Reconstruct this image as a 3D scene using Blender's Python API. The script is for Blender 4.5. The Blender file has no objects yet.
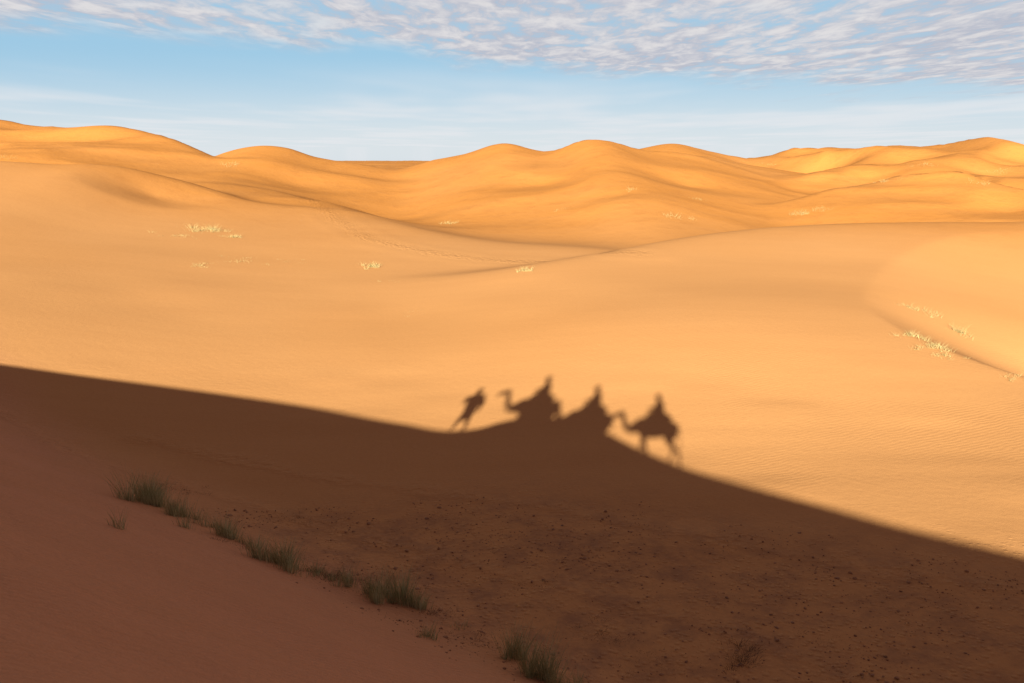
import bpy, math, random
import numpy as np
from mathutils import Vector, Matrix
random.seed(4); rng=np.random.default_rng(7)
scene=bpy.context.scene

# ------------------------------------------------------------------ helpers
CP,SP=math.cos(math.radians(10.34)),math.sin(math.radians(10.34)); F=995.56
def ray(u,v):
    a=341.5-v
    return np.array([(u-512), F*CP+a*SP, a*CP-F*SP])
def P(u,v,D):
    r=ray(u,v); return tuple(r/r[1]*D)
SUN=np.array([0.1507,1.0,-0.2396])     # direction light travels

def herm(xq,xs,ys):
    xs=np.asarray(xs,float); ys=np.asarray(ys,float)
    m=np.gradient(ys,xs); q=np.clip(xq,xs[0],xs[-1])
    i=np.clip(np.searchsorted(xs,q)-1,0,len(xs)-2)
    w=xs[i+1]-xs[i]; t=(q-xs[i])/w
    return ((2*t**3-3*t**2+1)*ys[i]+(t**3-2*t**2+t)*w*m[i]+(-2*t**3+3*t**2)*ys[i+1]+(t**3-t**2)*w*m[i+1])
def sstep(x,a,b):
    t=np.clip((x-a)/(b-a),0,1); return t*t*(3-2*t)
def smax(a,b,k):
    h=np.clip(.5+.5*(a-b)/k,0,1); return b+(a-b)*h+k*h*(1-h)
def vnoise(x,y,seed=0):
    ix=np.floor(x); iy=np.floor(y); fx=x-ix; fy=y-iy
    def hsh(a,b):
        s=np.sin(a*127.1+b*311.7+seed*74.7)*43758.5453
        return s-np.floor(s)
    fx=fx**3*(fx*(fx*6-15)+10); fy=fy**3*(fy*(fy*6-15)+10)
    return ((hsh(ix,iy)*(1-fx)+hsh(ix+1,iy)*fx)*(1-fy)+(hsh(ix,iy+1)*(1-fx)+hsh(ix+1,iy+1)*fx)*fy)*2-1
def blur(z,w):
    ker=np.hanning(2*w+3)[1:-1]; ker/=ker.sum(); return np.convolve(np.pad(z,w,mode='edge'),ker,mode='valid')
def ridge(X,Y,pts,sf,sb,r,tl=.15,tr=.15,soft=2.5):
    pts=sorted(pts); xs=[p[0] for p in pts]
    xd=np.linspace(xs[0]-150,xs[-1]+150,1400); dx=xd[1]-xd[0]
    yd=herm(xd,xs,[p[1] for p in pts]); zd=herm(xd,xs,[p[2] for p in pts])
    zd=zd-tl*np.maximum(xs[0]-xd,0)-tr*np.maximum(xd-xs[-1],0)
    yd=blur(yd,max(2,int(soft*1.6/dx))); zd=blur(zd,max(2,int(soft/dx)))
    zs=blur(zd,max(3,int(16/dx)))
    Yc=np.interp(X,xd,yd); Zc=np.interp(X,xd,zd); Zs=np.interp(X,xd,zs)
    Zc=Zc-tl*np.maximum(xd[0]-X,0)-tr*np.maximum(X-xd[-1],0)
    Zs=Zs-tl*np.maximum(xd[0]-X,0)-tr*np.maximum(X-xd[-1],0)
    d=Y-Yc; sd=np.sqrt(d*d+r*r)-r
    k=sstep(np.abs(d),2,35)
    return Zc*(1-k)+Zs*k-np.where(d<0,sf,sb)*sd

R_H=[P(-200,172,112),P(-80,160,116),P(0,161,120),P(60,164,122),P(115,165,125),P(160,175,128),P(205,187,130),P(250,203,124)]
R_D=[P(205,181,150),P(250,186,148),P(320,202,135),P(400,226,115),P(500,244,104),P(620,252,96)]
R_C1=[P(560,262,80),P(620,251,87),P(680,238,93),P(760,228,100),P(850,224,105),P(1024,222,110),P(1250,216,118)]
R_B=[P(380,176,215),P(430,162,215),P(470,153,212),P(500,144,210),P(550,152,205),P(590,140,195),P(640,151,202),P(690,154,210),P(730,162,220)]
R_B2=[P(600,158,250),P(640,148,250),P(668,143,250),P(705,151,255),P(740,160,260)]
R_G=[P(740,163,270),P(775,157,265),P(800,150,260),P(832,145,255),P(880,147,250),P(930,149,245),P(975,141,235),P(1000,147,230),P(1030,158,225),P(1100,165,220),P(1250,150,230)]
R_J=[P(780,205,150),P(850,190,158),P(900,184,162),P(960,181,160),P(1024,193,150),P(1120,200,145)]
R_K=[P(790,178,200),P(860,169,205),P(930,174,198),P(1024,178,190),P(1100,172,190)]
R_E=[P(-200,128,240),P(-90,120,235),P(0,122,228),P(50,130,225),P(110,127,216),P(150,133,210),P(185,144,200),P(218,157,190)]
R_F=[P(215,160,215),P(240,151,212),P(265,147,210),P(290,150,208),P(315,158,208),P(340,163,210)]
SC=[]
for u,v,D,rx,ry,dep,rot in ((150,171,119,9,8,.8,.5),(90,142,200,20,14,2.0,.3),(985,172,190,14,12,2.6,-.6),(905,160,215,15,10,2.0,.5),(1010,203,140,12,9,1.0,.4),
                    (690,172,165,15,12,1.3,.3),(540,178,165,14,12,.8,-.4),(300,170,175,14,12,1.0,.3),(1050,160,205,16,10,2.5,.2),(820,160,230,12,10,2.2,.6),(620,190,140,9,7,.5,.6),(870,172,195,10,8,1.4,-.3)):
    p=P(u,v,D); SC.append((p[0],p[1],rx,ry,dep,rot))

def terrain_far(X,Y):
    X=np.asarray(X,float); Y=np.asarray(Y,float)
    b=herm(Y,[-400,0,30,45,60,80,100,130,200,300,600,1500,5000],[-14,-12,-11.9,-11.7,-10.9,-9.8,-9.4,-9.6,-8.4,-6,-4.5,-4.5,-5])
    h=b
    for pts,sf,sb,r,k,so in ((R_H,.12,.26,2,2.5,3),(R_D,.07,.10,4,1.2,6),(R_C1,.105,.22,2.5,1.0,8),(R_B,.14,.3,2,2.5,2.5),(R_B2,.12,.3,2,1.5,2.5),
                          (R_G,.09,.28,1.5,1.5,2.5),(R_J,.14,.30,1,1.0,3),(R_K,.14,.3,1,1.0,3),(R_E,.13,.3,2,2,3),(R_F,.12,.3,2,1.5,2.5)):
        h=smax(ridge(X,Y,pts,sf,sb,r,soft=so),h,k)
    # broad nose on the right and the wind-scooped hollow behind it
    h=h+1.1*np.exp(-((X-15)/16)**2-((Y-58)/15)**2)
    dx=X-41.5; dy=Y-60.5; q=dx*.35+dy*.937; p=dx*.937-dy*.35
    qq=np.where(q>0,q*.42,q); rr=np.hypot(p,qq)
    h=h-3.2*np.clip((18.8-rr)/(9+8*sstep(q,-8,10)),0,1)**1.12
    for cx,cy,rx,ry,dep,rot in SC:
        ax=(X-cx)*math.cos(rot)+(Y-cy)*math.sin(rot); ay=-(X-cx)*math.sin(rot)+(Y-cy)*math.cos(rot)
        e=np.hypot(ax/rx,ay/ry); h=h-dep*np.clip(1-e,0,1)**1.25
    far=sstep(Y,105,160); rt=sstep(X,35,75); lf=sstep(-X,50,90)
    n=vnoise(X/42,Y/30,3); rd=1-np.abs(vnoise((X+.5*Y)/26+5,(Y-.4*X)/20+2,5))*2
    rd2=1-np.abs(vnoise((X-.5*Y)/13+5,(Y+.3*X)/11+2,6))*2
    h=h+far*(0.4*n+(.25+.9*rt+.35*lf)*rd+(.10+.28*rt+.16*lf)*rd2)
    mid=sstep(Y,40,65)*(1-.5*sstep(Y,200,400))
    h=h+mid*(.10*vnoise(X/19,Y/17,8)+.03*vnoise(X/6,Y/6,9))
    vf=sstep(Y,400,900)
    h=h+vf*(3*vnoise(X/160,Y/120,11)-1.0)
    h=h+.04*vnoise(X/3.1,Y/2.3,12)*(1-sstep(Y,38,60))
    h=h+1.6*sstep(-X,12,40)*sstep(Y,15,50)*(1-sstep(Y,50,110))
    return h

def march(fn,u,v,d0=6,d1=400,n=8000):
    r=ray(u,v); r=r/r[1]; D=np.linspace(d0,d1,n)
    z=fn(r[0]*D,D); below=(r[2]*D<z)
    i=int(np.argmax(below)) if below.any() else n-1
    return np.array([r[0]*D[i],D[i],z[i]])

# crest height of the ridge we stand on, so its shadow reaches across the hollow
S0=-1.5; Q=math.sqrt(2)
EDGE=[(-260,335),(-120,350),(0,365),(80,376),(150,385),(225,395),(300,406),(400,424),(450,431),(480,428),(505,421),(530,417),(560,419),(600,432),(630,447),(675,466),(740,485),(800,501),(900,528),(1024,557),(1200,610)]
ct=[];cz=[]
for u,v in EDGE:
    G=march(terrain_far,u,v,10,120)
    k=(G[0]+G[1]-S0*Q)/(SUN[0]+SUN[1])
    R=G-k*SUN
    ct.append((R[0]-R[1])/Q); cz.append(R[2])
o=np.argsort(ct); ct=np.array(ct)[o]; cz=np.array(cz)[o]
ct=np.concatenate([[ct[0]-120,ct[0]-40],ct,[ct[-1]+40,ct[-1]+140]]); cz=np.concatenate([[cz[0]-3,cz[0]-1.5],cz,[cz[-1]-.5,cz[-1]-3]])
def near_ridge(X,Y):
    s=(X+Y)/Q; t=(X-Y)/Q
    Z=herm(t,ct,cz); d=s-S0
    sl=np.clip((Z+11.8)/16.6,.30,.67)
    r=.5; sd=np.sqrt(d*d+r*r)-r
    z=Z-np.where(d>0,sl,.22)*sd
    z=z+.06*vnoise(s/1.7,t/5,21)*sstep(np.abs(d),1,3)+.12*vnoise(s/4,t/9,22)*sstep(np.abs(d),1.5,5)+.02*vnoise(s/.9+t/3,t/1.3,23)*sstep(np.abs(d),1,3)
    return z
def H(X,Y):
    X=np.asarray(X,float);Y=np.asarray(Y,float)
    return smax(near_ridge(X,Y),terrain_far(X,Y),1.1)
def h1(x,y): return float(H(np.array([x]),np.array([y]))[0])

# ------------------------------------------------------------------ materials
def newmat(name):
    m=bpy.data.materials.new(name); m.use_nodes=True
    nt=m.node_tree; return m,nt,nt.nodes,nt.links,nt.nodes['Principled BSDF']
def simple(name,c,c2=None,scale=8,rough=.9,bump=.3):
    m,nt,N,L,b=newmat(name)
    tc=N.new('ShaderNodeTexCoord'); n=N.new('ShaderNodeTexNoise'); n.inputs['Scale'].default_value=scale; n.inputs['Detail'].default_value=3
    L.new(tc.outputs['Object'],n.inputs['Vector'])
    r=N.new('ShaderNodeValToRGB'); r.color_ramp.elements[0].position=.3; r.color_ramp.elements[1].position=.7
    r.color_ramp.elements[0].color=(*c,1); r.color_ramp.elements[1].color=(*(c2 or [x*1.4 for x in c]),1)
    L.new(n.outputs['Fac'],r.inputs['Fac']); L.new(r.outputs['Color'],b.inputs['Base Color'])
    b.inputs['Roughness'].default_value=rough; b.inputs['Specular IOR Level'].default_value=.15
    if bump>0:
        bp=N.new('ShaderNodeBump'); bp.inputs['Strength'].default_value=bump; bp.inputs['Distance'].default_value=.01
        L.new(n.outputs['Fac'],bp.inputs['Height']); L.new(bp.outputs['Normal'],b.inputs['Normal'])
    return m

def sand_mat():
    m,nt,N,L,b=newmat('sand')
    b.inputs['Roughness'].default_value=1.0; b.inputs['Specular IOR Level'].default_value=.03
    geo=N.new('ShaderNodeNewGeometry'); at=N.new('ShaderNodeVertexColor'); at.layer_name='zones'
    sep=N.new('ShaderNodeSeparateColor'); L.new(at.outputs['Color'],sep.inputs['Color'])
    def noise(scale,detail=4,rough=.5,vec=None,sc=None):
        n=N.new('ShaderNodeTexNoise'); n.inputs['Scale'].default_value=scale; n.inputs['Detail'].default_value=detail; n.inputs['Roughness'].default_value=rough
        if sc:
            mp=N.new('ShaderNodeMapping'); mp.inputs['Scale'].default_value=sc[0]; mp.inputs['Rotation'].default_value=(0,0,sc[1])
            L.new(geo.outputs['Position'],mp.inputs['Vector']); L.new(mp.outputs['Vector'],n.inputs['Vector'])
        else: L.new(vec or geo.outputs['Position'],n.inputs['Vector'])
        return n.outputs['Fac']
    def math_(op,a,c=None,d=None):
        n=N.new('ShaderNodeMath'); n.operation=op
        for i,v in enumerate((a,c,d)):
            if v is None: continue
            if isinstance(v,(int,float)): n.inputs[i].default_value=v
            else: L.new(v,n.inputs[i])
        return n.outputs[0]
    def mix(f,a,c,blend='MIX'):
        n=N.new('ShaderNodeMix'); n.data_type='RGBA'; n.blend_type=blend
        if isinstance(f,(int,float)): n.inputs['Factor'].default_value=f
        else: L.new(f,n.inputs['Factor'])
        for k,v in (('A',a),('B',c)):
            s=[i for i in n.inputs if i.name==k and i.type=='RGBA'][0]
            if isinstance(v,tuple): s.default_value=(*v,1)
            else: L.new(v,s)
        return [o for o in n.outputs if o.type=='RGBA'][0]
    def mr(v,a,c,lo,hi):
        n=N.new('ShaderNodeMapRange'); L.new(v,n.inputs[0])
        for i,x in enumerate((a,c,lo,hi)): n.inputs[i+1].default_value=x
        return n.outputs[0]
    pale=(.56,.283,.113); orange=(.50,.210,.050); dark=(.33,.16,.07); red=(.60,.285,.150)
    big=noise(.03,2)
    f=math_('ADD',sep.outputs['Red'],mr(big,.3,.7,-.2,.2)); f=math_('MAXIMUM',math_('MINIMUM',f,1.0),0.0)
    col=mix(f,pale,orange)
    col=mix(sep.outputs['Blue'],col,red)  # near slope lighter and redder: bounce from the lit dunes put into colour
    streak=noise(1.0,3,.6,sc=((.10,.5,.3),.3))
    col=mix(mr(streak,.35,.7,0,.18),col,(.46,.22,.085))
    grain=noise(9,4,.75)
    col=mix(mr(grain,.35,.75,.0,.24),col,dark)
    mott=noise(.35,5,.75)
    col=mix(math_('MULTIPLY',mr(mott,.50,.72,0,.40),sep.outputs['Red']),col,(.34,.135,.04))
    blot=noise(.9,5,.75); bf=math_('MULTIPLY',mr(blot,.42,.66,0,.55),sep.outputs['Green'])
    col=mix(bf,col,(.22,.115,.075))
    L.new(col,b.inputs['Base Color'])
    n1=noise(22,2,.7); n2=noise(2.4,3,.6)
    wv=N.new('ShaderNodeTexWave'); wv.inputs['Scale'].default_value=1.3; wv.inputs['Distortion'].default_value=5; wv.inputs['Detail'].default_value=1; wv.inputs['Detail Scale'].default_value=.8
    mp=N.new('ShaderNodeMapping'); mp.inputs['Rotation'].default_value=(0,0,math.radians(62)); L.new(geo.outputs['Position'],mp.inputs['Vector']); L.new(mp.outputs['Vector'],wv.inputs['Vector'])
    rmask=mr(noise(.12,2),.42,.62,0,1)
    rip=math_('MULTIPLY',math_('MULTIPLY',wv.outputs['Fac'],math_('ADD',rmask,sep.outputs['Blue'])),.009)
    vo=N.new('ShaderNodeTexVoronoi'); vo.inputs['Scale'].default_value=4.5; L.new(geo.outputs['Position'],vo.inputs['Vector'])
    vo2=N.new('ShaderNodeTexVoronoi'); vo2.inputs['Scale'].default_value=1.9; L.new(geo.outputs['Position'],vo2.inputs['Vector'])
    cl=math_('MULTIPLY',math_('MULTIPLY',mr(vo.outputs['Distance'],.0,.45,1,0),mr(noise(1.1,2),.42,.58,0,1)),sep.outputs['Green'])
    near=math_('ADD',math_('MULTIPLY',sep.outputs['Blue'],.020),.010)
    hgt=math_('ADD',math_('MULTIPLY',n1,near),math_('MULTIPLY',n2,math_('ADD',math_('MULTIPLY',sep.outputs['Blue'],.07),.024)))
    # trodden tracks: dimpled, kicked-up sand
    tr_=math_('SUBTRACT',1.0,at.outputs['Alpha'])
    hgt=math_('ADD',hgt,math_('MULTIPLY',math_('MULTIPLY',n2,tr_),.20))
    hgt=math_('ADD',hgt,math_('MULTIPLY',math_('MULTIPLY',mr(vo2.outputs['Distance'],.1,.42,0,1),tr_),.12))
    hgt=math_('ADD',hgt,math_('MULTIPLY',math_('MULTIPLY',mott,sep.outputs['Red']),.24))
    hgt=math_('ADD',hgt,rip); hgt=math_('ADD',hgt,math_('MULTIPLY',cl,.13))
    bp=N.new('ShaderNodeBump'); bp.inputs['Strength'].default_value=.5; bp.inputs['Distance'].default_value=1.0
    L.new(hgt,bp.inputs['Height']); L.new(bp.outputs['Normal'],b.inputs['Normal'])
    return m
SAND=sand_mat()

# ------------------------------------------------------------------ terrain sheet
def axis(c,b=.0115,d=.2,ext=4200):
    n=int(math.asinh(ext*b/d)/b)+1
    i=np.arange(-n,n+1); return c+d/b*np.sinh(b*i)
xs=axis(0); ys=axis(26)
X,Y=np.meshgrid(xs,ys); Z=H(X.ravel(),Y.ravel())
nx,ny=len(xs),len(ys)
xf,yf=X.ravel(),Y.ravel()
def trail(tp,box,w):
    tp=np.array(tp)[:,:2]; td=np.full(nx*ny,1e3); x0,x1,y0,y1=box; sel=np.where((yf>y0)&(yf<y1)&(xf>x0)&(xf<x1))[0]
    wob=.35*vnoise(xf[sel]/1.6,yf[sel]/1.6,61)
    for a_,b_ in zip(tp[:-1],tp[1:]):
        ab=b_-a_; t_=np.clip(((xf[sel]-a_[0])*ab[0]+(yf[sel]-a_[1])*ab[1])/(ab@ab),0,1)
        td[sel]=np.minimum(td[sel],np.abs(np.hypot(xf[sel]-a_[0]-t_*ab[0],yf[sel]-a_[1]-t_*ab[1])+wob))
    return td,np.exp(-(td/w)**2)
td,track=trail([P(285,190,152),P(315,207,132),P(340,226,114),P(370,243,102),P(430,254,95),P(490,261,91),P(560,263,89),P(640,268,84)],(-60,25,75,165),1.1)
Z=Z-.06*track+.03*np.exp(-((td-2.2)/.9)**2)
for pts in ([(-24,44),(-17,37),(-9,33),(-2,28.5),(4,25),(10,20),(14,15)],[(-16,41),(-8,36.5),(1,33),(9,28.5),(15,26),(24,22)]):
    _,t2=trail(pts,(-30,30,10,50),.42); track=np.maximum(track,.8*t2); Z=Z-.035*t2
co=np.empty((nx*ny,3),np.float32); co[:,0]=xf; co[:,1]=yf; co[:,2]=Z
me=bpy.data.meshes.new('sand_dunes'); me.vertices.add(nx*ny); me.vertices.foreach_set('co',co.ravel())
a=(np.arange(ny-1)[:,None]*nx+np.arange(nx-1)[None,:]).ravel()
fc=np.stack([a,a+1,a+nx+1,a+nx],1).astype(np.int32); nf=len(fc)
me.loops.add(nf*4); me.loops.foreach_set('vertex_index',fc.ravel())
me.polygons.add(nf); me.polygons.foreach_set('loop_start',np.arange(nf,dtype=np.int32)*4); me.polygons.foreach_set('loop_total',np.full(nf,4,np.int32))
me.update(calc_edges=True); me.polygons.foreach_set('use_smooth',np.ones(nf,bool))
ca=me.color_attributes.new('zones','FLOAT_COLOR','POINT')
col=np.ones((nx*ny,4),np.float32)
col[:,0]=sstep(yf+.12*xf+6*vnoise(xf/20,yf/20,31),85,140)
s_=(xf+yf)/Q
lim=lambda x,y: y+.25*np.maximum(6-x,0)+.62*np.maximum(x-1,0)
col[:,1]=sstep(s_,12.5,16.5)*(1-sstep(lim(xf,yf)+2*vnoise(xf/6,yf/6,33),31,40))
col[:,2]=1-sstep(s_+1.5*vnoise(xf/5,yf/5,35),11,19)
col[:,3]=1-track
ca.data.foreach_set('color',col.ravel())
dunes=bpy.data.objects.new('sand_dunes',me); scene.collection.objects.link(dunes); me.materials.append(SAND)

def link(name,me,mat=None,parent=None):
    o=bpy.data.objects.new(name,me); scene.collection.objects.link(o)
    if mat: me.materials.append(mat)
    if parent: o.parent=parent
    return o

# ------------------------------------------------------------------ clods / grit
def clods():
    t=(1+5**.5)/2
    iv=np.array([(-1,t,0),(1,t,0),(-1,-t,0),(1,-t,0),(0,-1,t),(0,1,t),(0,-1,-t),(0,1,-t),(t,0,-1),(t,0,1),(-t,0,-1),(-t,0,1)])/1.9
    fi=np.array([(0,11,5),(0,5,1),(0,1,7),(0,7,10),(0,10,11),(1,5,9),(5,11,4),(11,10,2),(10,7,6),(7,1,8),(3,9,4),(3,4,2),(3,2,6),(3,6,8),(3,8,9),(4,9,5),(2,4,11),(6,2,10),(8,6,7),(9,8,1)])
    n=34000; px=rng.uniform(-22,26,n); py=rng.uniform(14,42,n)
    s=(px+py)/Q
    keep=(s>12.8+rng.uniform(0,2.4,n))&(vnoise(px/2.2,py/2.2,41)+.8*vnoise(px/7,py/7,42)+.5*vnoise(px/.8,py/.8,43)>rng.uniform(-.4,.9,n))&(lim(px,py)<36)
    px,py=px[keep],py[keep]; pz=H(px,py); V=[];Fc=[]
    for i in range(len(px)):
        r=min(.06,.015*math.exp(rng.normal(0,.5)))
        sc=np.array([r*rng.uniform(.8,1.6),r*rng.uniform(.8,1.6),r*rng.uniform(.5,.9)])
        a=rng.uniform(0,6.28); M=np.array([[math.cos(a),-math.sin(a),0],[math.sin(a),math.cos(a),0],[0,0,1]])
        v=(iv*(1+rng.uniform(-.25,.25,(12,1))))*sc@M.T+np.array([px[i],py[i],pz[i]+r*.2])
        Fc.append(fi+12*i); V.append(v)
    me=bpy.data.meshes.new('sand_clods'); me.from_pydata(np.concatenate(V).tolist(),[],np.concatenate(Fc).tolist())
    link('sand_clods',me,simple('clod',(.22,.12,.07),(.42,.22,.115),scale=3,bump=0))
clods()

# ------------------------------------------------------------------ grass tussocks
GREEN=simple('green_grass',(.22,.24,.11),(.54,.50,.29),scale=3,rough=.7,bump=0)
DRY=simple('dry_grass',(.24,.185,.08),(.42,.33,.16),scale=4,rough=.8,bump=0)
DEAD=simple('dead_twigs',(.09,.06,.04),(.26,.17,.10),scale=4,rough=.9,bump=0)
def tussock(name,x,y,rad,hgt,n,mat,width=.012,spread=.6,subs=3):
    V=[];Fc=[]
    cs=[(0,0,1.0)]+[(rng.normal(0,rad*.55),rng.normal(0,rad*.45),rng.uniform(.45,.9)) for _ in range(subs)]
    z0=h1(x,y)
    c0=rng.integers(len(cs),size=n); aa=rng.uniform(0,6.283,n); qq=np.abs(rng.normal(0,rad*.2,n))
    ca_=np.array(cs); bxs=ca_[c0,0]+qq*np.cos(aa); bys=ca_[c0,1]+qq*np.sin(aa); bzs=H(x+bxs,y+bys)-z0-.03
    for i in range(n):
        c=cs[c0[i]]; a=aa[i]; bx,by,bz=bxs[i],bys[i],bzs[i]; L=hgt*c[2]*rng.uniform(.3,1.1)
        le=abs(rng.normal(.35,.3))*spread; a2=a+rng.normal(0,.7)
        w=width*rng.uniform(.6,1.3)
        sx,sy=-math.sin(a2+1.2),math.cos(a2+1.2)
        k=len(V); segs=4; droop=rng.uniform(.1,.8)*spread
        for j in range(segs+1):
            f=j/segs; hr=L*(le*f+droop*.5*f**2.5); vz=L*f*(1-.35*droop*f*f)*math.cos(min(le,1)*.6)
            ww=w*(1-f*.85)
            cx=bx+hr*math.cos(a2); cy=by+hr*math.sin(a2)
            V.append((cx-sx*ww/2,cy-sy*ww/2,bz+vz)); V.append((cx+sx*ww/2,cy+sy*ww/2,bz+vz))
        for j in range(segs):
            b=k+2*j; Fc.append((b,b+1,b+3,b+2))
    me=bpy.data.meshes.new(name); me.from_pydata(V,[],Fc)
    o=link(name,me,mat); o.location=(x,y,z0); return o
def place(u,v): return march(H,u,v,5,260)
for u,v,r,hh,n in ((143,502,.95,1.25,1100),(178,516,.7,.9,450),(222,536,.7,.95,500),(250,545,.5,.5,160),(288,567,.85,1.0,800),(318,574,.5,.55,200),(345,583,.6,.55,260),(404,605,.6,1.3,850),(376,596,.6,1.0,420),(428,638,.35,.55,120),(513,658,.3,1.2,330),(541,680,.4,1.35,500),(122,529,.3,.75,70),(562,690,.45,.9,180),(205,526,.5,.55,160),(460,630,.4,.3,70)):
    g=place(u,v); tussock('grass_tussock',g[0],g[1],r,hh,n,GREEN,width=.012,spread=.55,subs=6)
for u,v,r,hh,n in ((740,662,.7,.4,500),(335,576,1.0,.35,420),(250,550,1.2,.25,300),(475,640,.8,.22,220),(600,632,.9,.2,300),(440,612,.8,.2,220),(180,490,1.2,.2,300),(820,640,.8,.15,160),(530,590,1.0,.12,160),(640,665,.8,.15,160),(290,520,1.0,.14,160)):
    g=place(u,v); tussock('dead_shrub',g[0],g[1],r,hh,n,DEAD,width=.010,spread=1.6,subs=9)
for u,v,r,hh,n in ((212,230,1.9,.9,620),(235,237,1.2,.6,260),(180,236,1.5,.4,160),(372,267,.8,.7,420),(525,271,.6,.6,300),(200,266,1.1,.4,180),(450,224,1.0,.8,180),(912,336,1.0,.5,280),(932,348,1.1,.55,330),(945,356,.8,.4,180),(925,312,1.1,.5,240),(910,308,.6,.5,120),(962,334,.9,.8,230),(800,214,1.6,1.1,240),(675,217,1.6,.9,160),(240,262,2.5,.3,200),(630,190,1.4,.8,110),(820,210,1.6,.7,120),(885,182,1.8,.9,110),(985,184,2,.9,110),(235,165,2.4,1.2,160),(3,158,1.5,1.1,80),(410,312,.9,.15,70),(1015,378,.8,.4,90),(1000,172,2.2,.9,90),(560,210,1.2,.5,60),(150,232,1,.3,60),(290,262,1.6,.2,90),(770,165,2,1,90),(925,165,2.4,1,100),(600,345,.8,.08,60),(275,350,1.0,.08,70),(380,282,.8,.2,50),(700,200,1.5,.6,70)):
    g=place(u,v); tussock('dry_grass',g[0],g[1],r,hh,n,DRY,width=.016,spread=1.0,subs=8)

# ------------------------------------------------------------------ figures (camels and people)
def cat(pts,n=5):
    p=np.array(pts,float); p=np.vstack([2*p[0]-p[1],p,2*p[-1]-p[-2]]); out=[]
    for i in range(1,len(p)-2):
        for t in np.linspace(0,1,n,endpoint=False):
            out.append(.5*((2*p[i])+(-p[i-1]+p[i+1])*t+(2*p[i-1]-5*p[i]+4*p[i+1]-p[i+2])*t*t+(-p[i-1]+3*p[i]-3*p[i+1]+p[i+2])*t**3))
    out.append(p[-2]); return np.array(out)
def tube(V,Fc,pts,n=5,seg=14,side=(0,1,0)):
    """pts: (x,y,z,r_side,r_other)"""
    pts=[p if len(p)==5 else (*p,p[3]) for p in pts]
    c=cat(pts,n); c[:,3:]=np.maximum(c[:,3:],.004); base=len(V)
    for i in range(len(c)):
        tg=Vector(c[min(i+1,len(c)-1),:3]-c[max(i-1,0),:3]).normalized()
        sd=Vector(side); sd=(sd-tg*sd.dot(tg))
        if sd.length<.05: sd=Vector((1,0,0))-tg*tg.x
        sd.normalize(); up=tg.cross(sd)
        for k in range(seg):
            a=2*math.pi*k/seg; V.append(tuple(Vector(c[i,:3])+sd*math.cos(a)*c[i,3]+up*math.sin(a)*c[i,4]))
    for i in range(len(c)-1):
        for k in range(seg):
            a=base+i*seg+k; b=base+i*seg+(k+1)%seg; Fc.append((a,b,b+seg,a+seg))
    Fc.append(tuple(base+k for k in range(seg))[::-1]); Fc.append(tuple(base+(len(c)-1)*seg+k for k in range(seg)))
def body(name,tubes,mat,parent,vox=.022,sm=4,side=(0,1,0)):
    V=[];Fc=[]
    for t in tubes: tube(V,Fc,t,side=side)
    me=bpy.data.meshes.new(name); me.from_pydata(V,[],Fc); me.update()
    o=link(name,me,mat,parent)
    r=o.modifiers.new('r','REMESH'); r.mode='VOXEL'; r.voxel_size=vox; r.use_smooth_shade=True
    s=o.modifiers.new('s','SMOOTH'); s.iterations=sm; s.factor=.5
    return o
FUR=simple('camel_fur',(.30,.19,.10),(.45,.30,.17),scale=6,bump=.6)
SKIN=simple('skin',(.30,.16,.10),(.34,.19,.12),scale=20)
ROBES=[simple('blue_robe',(.03,.07,.25),(.05,.10,.32)),simple('red_coat',(.30,.04,.03),(.38,.06,.05)),simple('cream_robe',(.55,.48,.36),(.62,.55,.43)),simple('grey_clothes',(.12,.12,.13),(.18,.18,.19))]
TURB=simple('turban_cloth',(.10,.16,.42),(.16,.24,.52),scale=30)
BLANK=simple('saddle_blanket',(.35,.05,.03),(.60,.35,.10),scale=12)
DARK=simple('dark_rubber',(.02,.02,.02),(.04,.04,.04)); TROU=simple('trousers',(.06,.06,.08),(.09,.09,.12))

def hand(tb,p,d,side,s=1.0):
    p=Vector(p); d=Vector(d).normalized(); sd=Vector((0,0,1)).cross(d)
    if sd.length<.1: sd=Vector((0,1,0))
    sd.normalize()
    pt=lambda f,l,dr:p+d*f*s+sd*l*s-Vector((0,0,1))*dr*s
    t=lambda q,r:(q.x,q.y,q.z,r)
    tb.append([t(pt(-.02,0,0),.028),t(pt(.04,0,0),.040),t(pt(.09,0,.005),.036)])
    for k,L in enumerate((.070,.080,.075,.058)):
        l=(-.03+.02*k)
        tb.append([t(pt(.08,l,.005),.010),t(pt(.08+L*.5,l*1.1,.012),.010),t(pt(.08+L*.8,l*1.1,.040),.009)])
    tb.append([t(pt(.02,side*.03,0),.012),t(pt(.06,side*.06,.015),.011),t(pt(.09,side*.055,.03),.009)])

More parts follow.
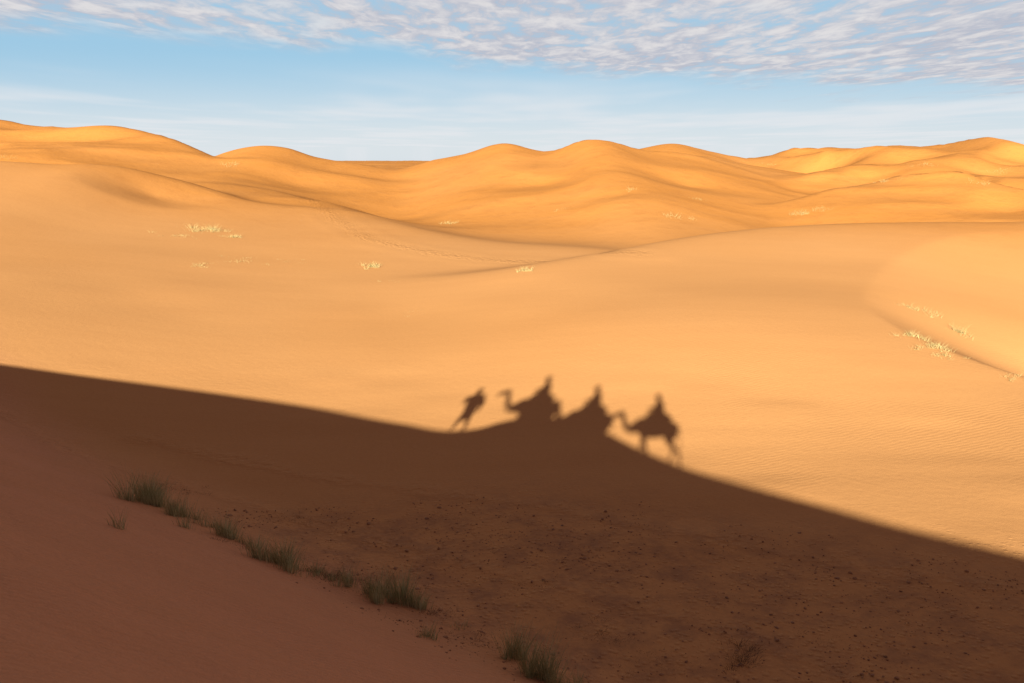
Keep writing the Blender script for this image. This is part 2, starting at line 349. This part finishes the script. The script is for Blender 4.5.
def head_parts(c,fwd,parent,mat_turb=None):
    c=Vector(c); f=Vector(fwd).normalized(); s=Vector((0,0,1)).cross(f).normalized(); u=Vector((0,0,1))
    t=lambda a,b,d,*r:(*(c+f*a+s*b+u*d),*r)
    body('head',[[t(-.01,0,-.20,.055),t(0,0,-.12,.06),t(.01,0,-.09,.065,.075),t(0,0,0,.078,.098),t(0,0,.07,.07,.09),t(0,0,.115,.03,.04)],
        [t(.085,0,.02,.012),t(.108,0,-.02,.017),t(.09,0,-.035,.012)],
        [t(.07,0,-.06,.022,.01),t(.092,0,-.063,.018,.008),t(.07,0,-.07,.02,.01)],
        [t(-.01,.075,.02,.012),t(-.02,.09,0,.016),t(-.01,.078,-.035,.010)],[t(-.01,-.075,.02,.012),t(-.02,-.09,0,.016),t(-.01,-.078,-.035,.010)]],SKIN,parent,vox=.009,sm=2)
    body('eyes',[[t(.078,b,.008,.006),t(.088,b,.008,.012),t(.094,b,.008,.006)] for b in (-.032,.032)],DARK,parent,vox=.005,sm=1)
    tb=[]
    for k in range(3):
        pts=[]
        for a in np.linspace(0,6.283,13):
            rr=.110-.014*k; pts.append(t(rr*1.1*math.cos(a),rr*math.sin(a),.055+.035*k+.012*math.sin(a+k*2),.042))
        tb.append(pts)
    tb.append([t(-.02,0,.03,.08),t(-.02,0,.14,.07),t(-.02,0,.17,.03)])
    tb.append([t(-.09,.02,.05,.05,.03),t(-.12,.03,-.10,.09,.03),t(-.13,.03,-.28,.07,.02)])
    body('turban',tb,mat_turb or TURB,parent,vox=.014,sm=2)

def camel(name,loc,heading,scale,robe,ph=0,lookdown=0,rise=0):
    e=bpy.data.objects.new(name,None); scene.collection.objects.link(e)
    T=[]
    T.append([(-1.0,0,1.38,.08,.10),(-.93,0,1.40,.20,.24),(-.7,0,1.43,.29,.33),(-.3,0,1.43,.36,.37),(.1,0,1.39,.40,.42),(.45,0,1.36,.36,.43),(.75,0,1.36,.26,.36),
        (1.0,0,1.29,.17,.24),(1.22,0,1.27+rise*.3,.125,.17),(1.42,0,1.40+rise*.6,.105,.14),(1.54,0,1.62+rise*.8,.095,.12),(1.60,0,1.84+rise,.09,.11),
        (1.66,0,1.98+rise,.10,.115),(1.78,0,2.02+rise,.10,.125),(1.93,0,1.98+rise-lookdown,.075,.095),(2.07,0,1.93+rise-lookdown*1.5,.062,.08),(2.17,0,1.90+rise-lookdown*2,.05,.055),(2.20,0,1.89+rise-lookdown*2,.02,.03)])
    T.append([(-.05,0,1.55,.34,.48),(-.06,0,1.78,.24,.36),(-.08,0,1.95,.15,.22),(-.09,0,2.06,.05,.08)])
    T.append([(2.02,0,1.87+rise-lookdown*1.5,.04,.03),(2.12,0,1.84+rise-lookdown*2,.035,.025),(2.16,0,1.84+rise-lookdown*2,.02,.015)])
    for sd in (1,-1):
        T.append([(1.66,sd*.07,2.06+rise,.03,.02),(1.62,sd*.11,2.13+rise,.035,.015),(1.60,sd*.125,2.19+rise,.012,.008)])
        k=math.sin(ph+(0 if sd>0 else math.pi)); kb=math.sin(ph+.9+(0 if sd>0 else math.pi))
        lf=max(k,0)*.10
        T.append([(.62,sd*.15,1.42,.13,.20),(.58,sd*.19,1.15,.11,.15),(.56+k*.06,sd*.19,.93,.09,.11),(.58+k*.20,sd*.17,.60+lf*.5,.075,.08),(.57+k*.24,sd*.165,.52+lf*.5,.06,.062),(.56+k*.30,sd*.16,.30+lf*.8,.045),(.57+k*.34,sd*.16,.13+lf,.05),(.60+k*.36,sd*.16,.06+lf,.085,.09),(.66+k*.36,sd*.16,.03+lf,.07,.05)])
        lb=max(kb,0)*.08
        T.append([(-.68,sd*.14,1.48,.16,.26),(-.64,sd*.20,1.20,.14,.24),(-.58+kb*.08,sd*.20,.98,.11,.16),(-.74+kb*.14,sd*.18,.76+lb*.5,.075,.09),(-.86+kb*.20,sd*.17,.62+lb*.6,.062,.075),(-.84+kb*.26,sd*.165,.35+lb,.045,.05),(-.80+kb*.32,sd*.16,.13+lb,.048),(-.76+kb*.34,sd*.16,.06+lb,.08,.085),(-.70+kb*.34,sd*.16,.03+lb,.065,.045)])
    T.append([(-.96,0,1.50,.04),(-1.06,0,1.35,.03),(-1.08,.02,1.05,.022),(-1.07,.03,.85,.04),(-1.06,.03,.74,.012)])
    body('camel_body',T,FUR,e)
    S=[[(-.55,0,1.76,.16,.06),(-.50,0,1.90,.24,.10),(-.1,0,2.06,.25,.07),(.32,0,1.92,.22,.09),(.42,0,1.74,.14,.06)]]
    for sd in (1,-1):
        S.append([(-.55,sd*.28,1.80,.09),(-.1,sd*.36,1.78,.11),(.38,sd*.28,1.76,.09)])
        S.append([(-.1,sd*.30,1.80,.03,.30),(-.1,sd*.43,1.55,.025,.34),(-.1,sd*.46,1.22,.02,.34)])
    body('saddle',S,BLANK,e,vox=.02)
    body('saddle_handle',[[(.36,-.16,1.80,.015),(.38,-.15,2.12,.015),(.38,0,2.17,.015),(.38,.15,2.12,.015),(.36,.16,1.80,.015)]],DARK,e,vox=.009,sm=1)
    R=[[(-.12,0,1.98,.23,.22),(-.12,0,2.10,.24,.22),(-.13,0,2.28,.23,.19),(-.11,0,2.45,.25,.18),(-.09,0,2.55,.22,.13),(-.07,0,2.61,.08,.07)]]
    for sd in (1,-1):
        R.append([(-.12,sd*.10,2.05,.14),(.10,sd*.28,2.04,.12),(.30,sd*.43,1.90,.095),(.28,sd*.48,1.66,.08),(.20,sd*.50,1.44,.06)])
        R.append([(-.10,sd*.21,2.51,.085),(-.02,sd*.31,2.36,.075),(.04,sd*.29,2.24,.062),(.20,sd*.18,2.20,.05),(.28,sd*.12,2.19,.036)])
    body('rider_clothes',R,robe,e,vox=.018)
    hd=[]
    for sd in (1,-1): hand(hd,(.29,sd*.11,2.19),(1,-.1*sd,-.05),-sd)
    body('rider_hands',hd,SKIN,e,vox=.007,sm=1)
    body('rider_shoes',[[(.17,sd*.50,1.44,.05),(.19,sd*.50,1.37,.05),(.27,sd*.51,1.33,.045,.035),(.38,sd*.52,1.33,.03,.02)] for sd in (1,-1)],DARK,e,vox=.012,sm=2)
    head_parts((-.04,0,2.73),(1,0,0),e)
    e.location=loc; e.rotation_euler=(0,0,heading); e.scale=(scale,)*3
    return e

def foot_from_shadow(u,v,s):
    G=march(H,u,v,14,120); k=(G[0]+G[1]-s*Q)/(SUN[0]+SUN[1]); R=G-k*SUN
    return (float(R[0]),float(R[1]))
CAM=[(533,419,-4.0,0,0.4,0,1.05,-.10,154),(588,430,-3.5,1,2.0,.02,1.06,-.12,150),(656,456,-2.0,2,4.2,.03,1.0,-.26,148)]
cl=[]
for i,(u,v,s,rb,ph,ld,sc,ri,hdg) in enumerate(CAM):
    x,y=foot_from_shadow(u,v,s); z=h1(x,y)
    cl.append(camel('camel_with_rider',(x,y,z-.03),math.radians(hdg),sc,ROBES[rb],ph,ld,ri))
def rope(p0,p1,sag):
    cu=bpy.data.curves.new('lead_rope','CURVE'); cu.dimensions='3D'; cu.bevel_depth=.012
    sp=cu.splines.new('POLY'); n=12; sp.points.add(n)
    for i in range(n+1):
        f=i/n; p=Vector(p0).lerp(Vector(p1),f); p.z-=sag*4*f*(1-f); sp.points[i].co=(*p,1)
    o=bpy.data.objects.new('lead_rope',cu); scene.collection.objects.link(o); cu.materials.append(BLANK)
bpy.context.view_layer.update()
for a,b in ((0,1),(1,2)):
    rope(cl[a].matrix_world@Vector((-.5,0,1.78)),cl[b].matrix_world@Vector((2.05,0,1.76)),.12)

# the cameleer walking at the head of the caravan, shawl over the shoulders
def person():
    x,y=foot_from_shadow(456,432,-1.5); z=h1(x,y)
    e=bpy.data.objects.new('cameleer_walking',None); scene.collection.objects.link(e)
    T=[[(-.02,0,.45,.26,.20),(-.02,0,.75,.28,.21),(0,0,.95,.31,.22),(.03,0,1.15,.35,.22),(.05,0,1.34,.38,.21),(.06,0,1.45,.32,.16),(.07,0,1.53,.15,.10)]]
    T.append([(.05,.26,1.42,.10),(.10,.42,1.30,.09),(.22,.44,1.26,.08),(.34,.30,1.36,.05)])
    T.append([(.05,-.26,1.42,.10),(-.02,-.42,1.24,.10),(-.10,-.42,1.06,.09),(-.14,-.38,.90,.05)])
    T.append([(.02,-.36,1.38,.13),(-.04,-.02,1.46,.17),(.02,.36,1.40,.13)])
    T.append([(-.10,0,1.45,.24,.10),(-.20,0,1.25,.28,.10),(-.20,0,1.0,.22,.07)])
    body('robe',T,ROBES[0],e,vox=.018)
    T=[]
    T.append([(-.02,.09,.80,.12),(.10,.14,.52,.10),(.16,.14,.45,.09),(.20,.14,.28,.075),(.22,.14,.10,.05)])
    T.append([(-.02,-.09,.80,.12),(-.08,-.14,.52,.10),(-.10,-.14,.45,.09),(-.20,-.14,.28,.075),(-.28,-.14,.12,.05)])
    body('trousers',T,TROU,e,vox=.016)
    body('shoes',[[(.20,.14,.09,.05),(.26,.14,.05,.05,.04),(.38,.14,.03,.04,.025)],[(-.29,-.14,.11,.05),(-.24,-.14,.06,.05,.04),(-.13,-.14,.03,.04,.025)]],DARK,e,vox=.012,sm=2)
    hh=[]; hand(hh,(.35,.29,1.37),(.8,-.4,.25),-1); hand(hh,(-.14,-.38,.90),(-.1,.1,-1),1)
    body('hands',hh,SKIN,e,vox=.007,sm=1)
    head_parts((.09,0,1.66),(1,0,0),e)
    e.location=(x,y,z-.01); e.rotation_euler=(0,0,math.radians(115)); e.scale=(1.05,)*3
person()

# ------------------------------------------------------------------ sky
w=bpy.data.worlds.new('World'); scene.world=w; w.use_nodes=True
nt=w.node_tree; N=nt.nodes; L=nt.links; bg=N['Background']
sky=N.new('ShaderNodeTexSky'); sky.sky_type='NISHITA'; sky.sun_disc=False
sky.sun_elevation=math.radians(13.3); sky.sun_rotation=math.radians(188.6); sky.air_density=1.0; sky.dust_density=.6; sky.ozone_density=2.0
tc=N.new('ShaderNodeTexCoord'); sx=N.new('ShaderNodeSeparateXYZ'); L.new(tc.outputs['Generated'],sx.inputs[0])
def M(op,a,b=None,c=None,clamp=False):
    n=N.new('ShaderNodeMath'); n.operation=op; n.use_clamp=clamp
    for i,v in enumerate((a,b,c)):
        if v is None: continue
        if isinstance(v,(int,float)): n.inputs[i].default_value=v
        else: L.new(v,n.inputs[i])
    return n.outputs[0]
def MR(v,a,b,lo,hi,sm=True):
    n=N.new('ShaderNodeMapRange'); n.interpolation_type='SMOOTHSTEP' if sm else 'LINEAR'; L.new(v,n.inputs[0])
    for i,x in enumerate((a,b,lo,hi)): n.inputs[i+1].default_value=x
    return n.outputs[0]
def MX(f,a,c,blend='MIX'):
    n=N.new('ShaderNodeMix'); n.data_type='RGBA'; n.blend_type=blend
    if isinstance(f,(int,float)): n.inputs['Factor'].default_value=f
    else: L.new(f,n.inputs['Factor'])
    for k,v in (('A',a),('B',c)):
        s=[i for i in n.inputs if i.name==k and i.type=='RGBA'][0]
        if isinstance(v,tuple): s.default_value=(*v,1)
        else: L.new(v,s)
    return [o for o in n.outputs if o.type=='RGBA'][0]
zz=sx.outputs['Z']
zc=M('MAXIMUM',zz,.012)
px=M('DIVIDE',sx.outputs['X'],zc); py=M('DIVIDE',sx.outputs['Y'],zc)
cb=N.new('ShaderNodeCombineXYZ'); L.new(px,cb.inputs[0]); L.new(M('MULTIPLY',py,.36),cb.inputs[1])
def NZ(scale,det,rough,off=0,dist=0):
    n=N.new('ShaderNodeTexNoise'); n.inputs['Scale'].default_value=scale; n.inputs['Detail'].default_value=det; n.inputs['Roughness'].default_value=rough; n.inputs['Distortion'].default_value=dist
    mp=N.new('ShaderNodeMapping'); mp.inputs['Location'].default_value=(off,off*1.7,0); L.new(cb.outputs[0],mp.inputs[0]); L.new(mp.outputs[0],n.inputs['Vector']); return n.outputs['Fac']
nb=NZ(.8,3,.55,3.3); ns=NZ(4.0,5,.62,1.1,.3)
grad=MX(MR(zz,.005,.105,0,1),(7.3,8.0,8.6),(3.4,5.9,8.0))
base=MX(.9,sky.outputs[0],grad)
thinm=M('MULTIPLY',MR(NZ(.20,3,.6,8.0),.42,.66,0,.7),MR(zz,.10,.04,0,1))
base=MX(thinm,base,(7.9,8.1,8.4))
edge=M('ADD',zz,M('MULTIPLY',sx.outputs['X'],.070))
edge=M('ADD',edge,M('MULTIPLY',M('SUBTRACT',nb,.5),.06))
reg=MR(edge,.080,.108,0,1)
dens=M('ADD',MR(ns,.34,.54,.30,1.05),M('MULTIPLY',MR(nb,.35,.65,-.3,.35),.6))
dens=M('ADD',dens,M('MULTIPLY',sx.outputs['X'],.25))
cloud=M('MULTIPLY',reg,dens,clamp=True)
cc=MX(MR(ns,.42,.68,0,1),(4.9,5.15,6.0),(7.3,7.15,7.3))
cc=MX(MR(nb,.35,.65,.25,0),cc,(7.9,7.8,7.9))
c=MX(cloud,base,cc)
# unseen sky overhead and behind dimmed and reddened to darken and warm shadow fill
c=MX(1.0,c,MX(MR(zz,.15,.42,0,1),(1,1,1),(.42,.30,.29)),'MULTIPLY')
c=MX(1.0,c,MX(MR(sx.outputs['Y'],.25,-.3,0,1),(1,1,1),(.58,.48,.44)),'MULTIPLY')
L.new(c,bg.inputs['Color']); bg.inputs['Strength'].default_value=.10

sl=bpy.data.lights.new('sun','SUN'); sl.energy=16; sl.angle=math.radians(.5); sl.color=(1,.94,.74)
so=bpy.data.objects.new('sun',sl); scene.collection.objects.link(so)
so.rotation_euler=Vector(SUN).to_track_quat('-Z','Y').to_euler()

cam=bpy.data.cameras.new('camera'); cam.lens=35; cam.sensor_width=36; cam.clip_end=9000; cam.clip_start=.1
co_=bpy.data.objects.new('camera',cam); scene.collection.objects.link(co_); co_.rotation_euler=(math.radians(90-10.34),0,0)
scene.camera=co_
scene.view_settings.view_transform='Standard'; scene.view_settings.look='None'; scene.view_settings.exposure=0
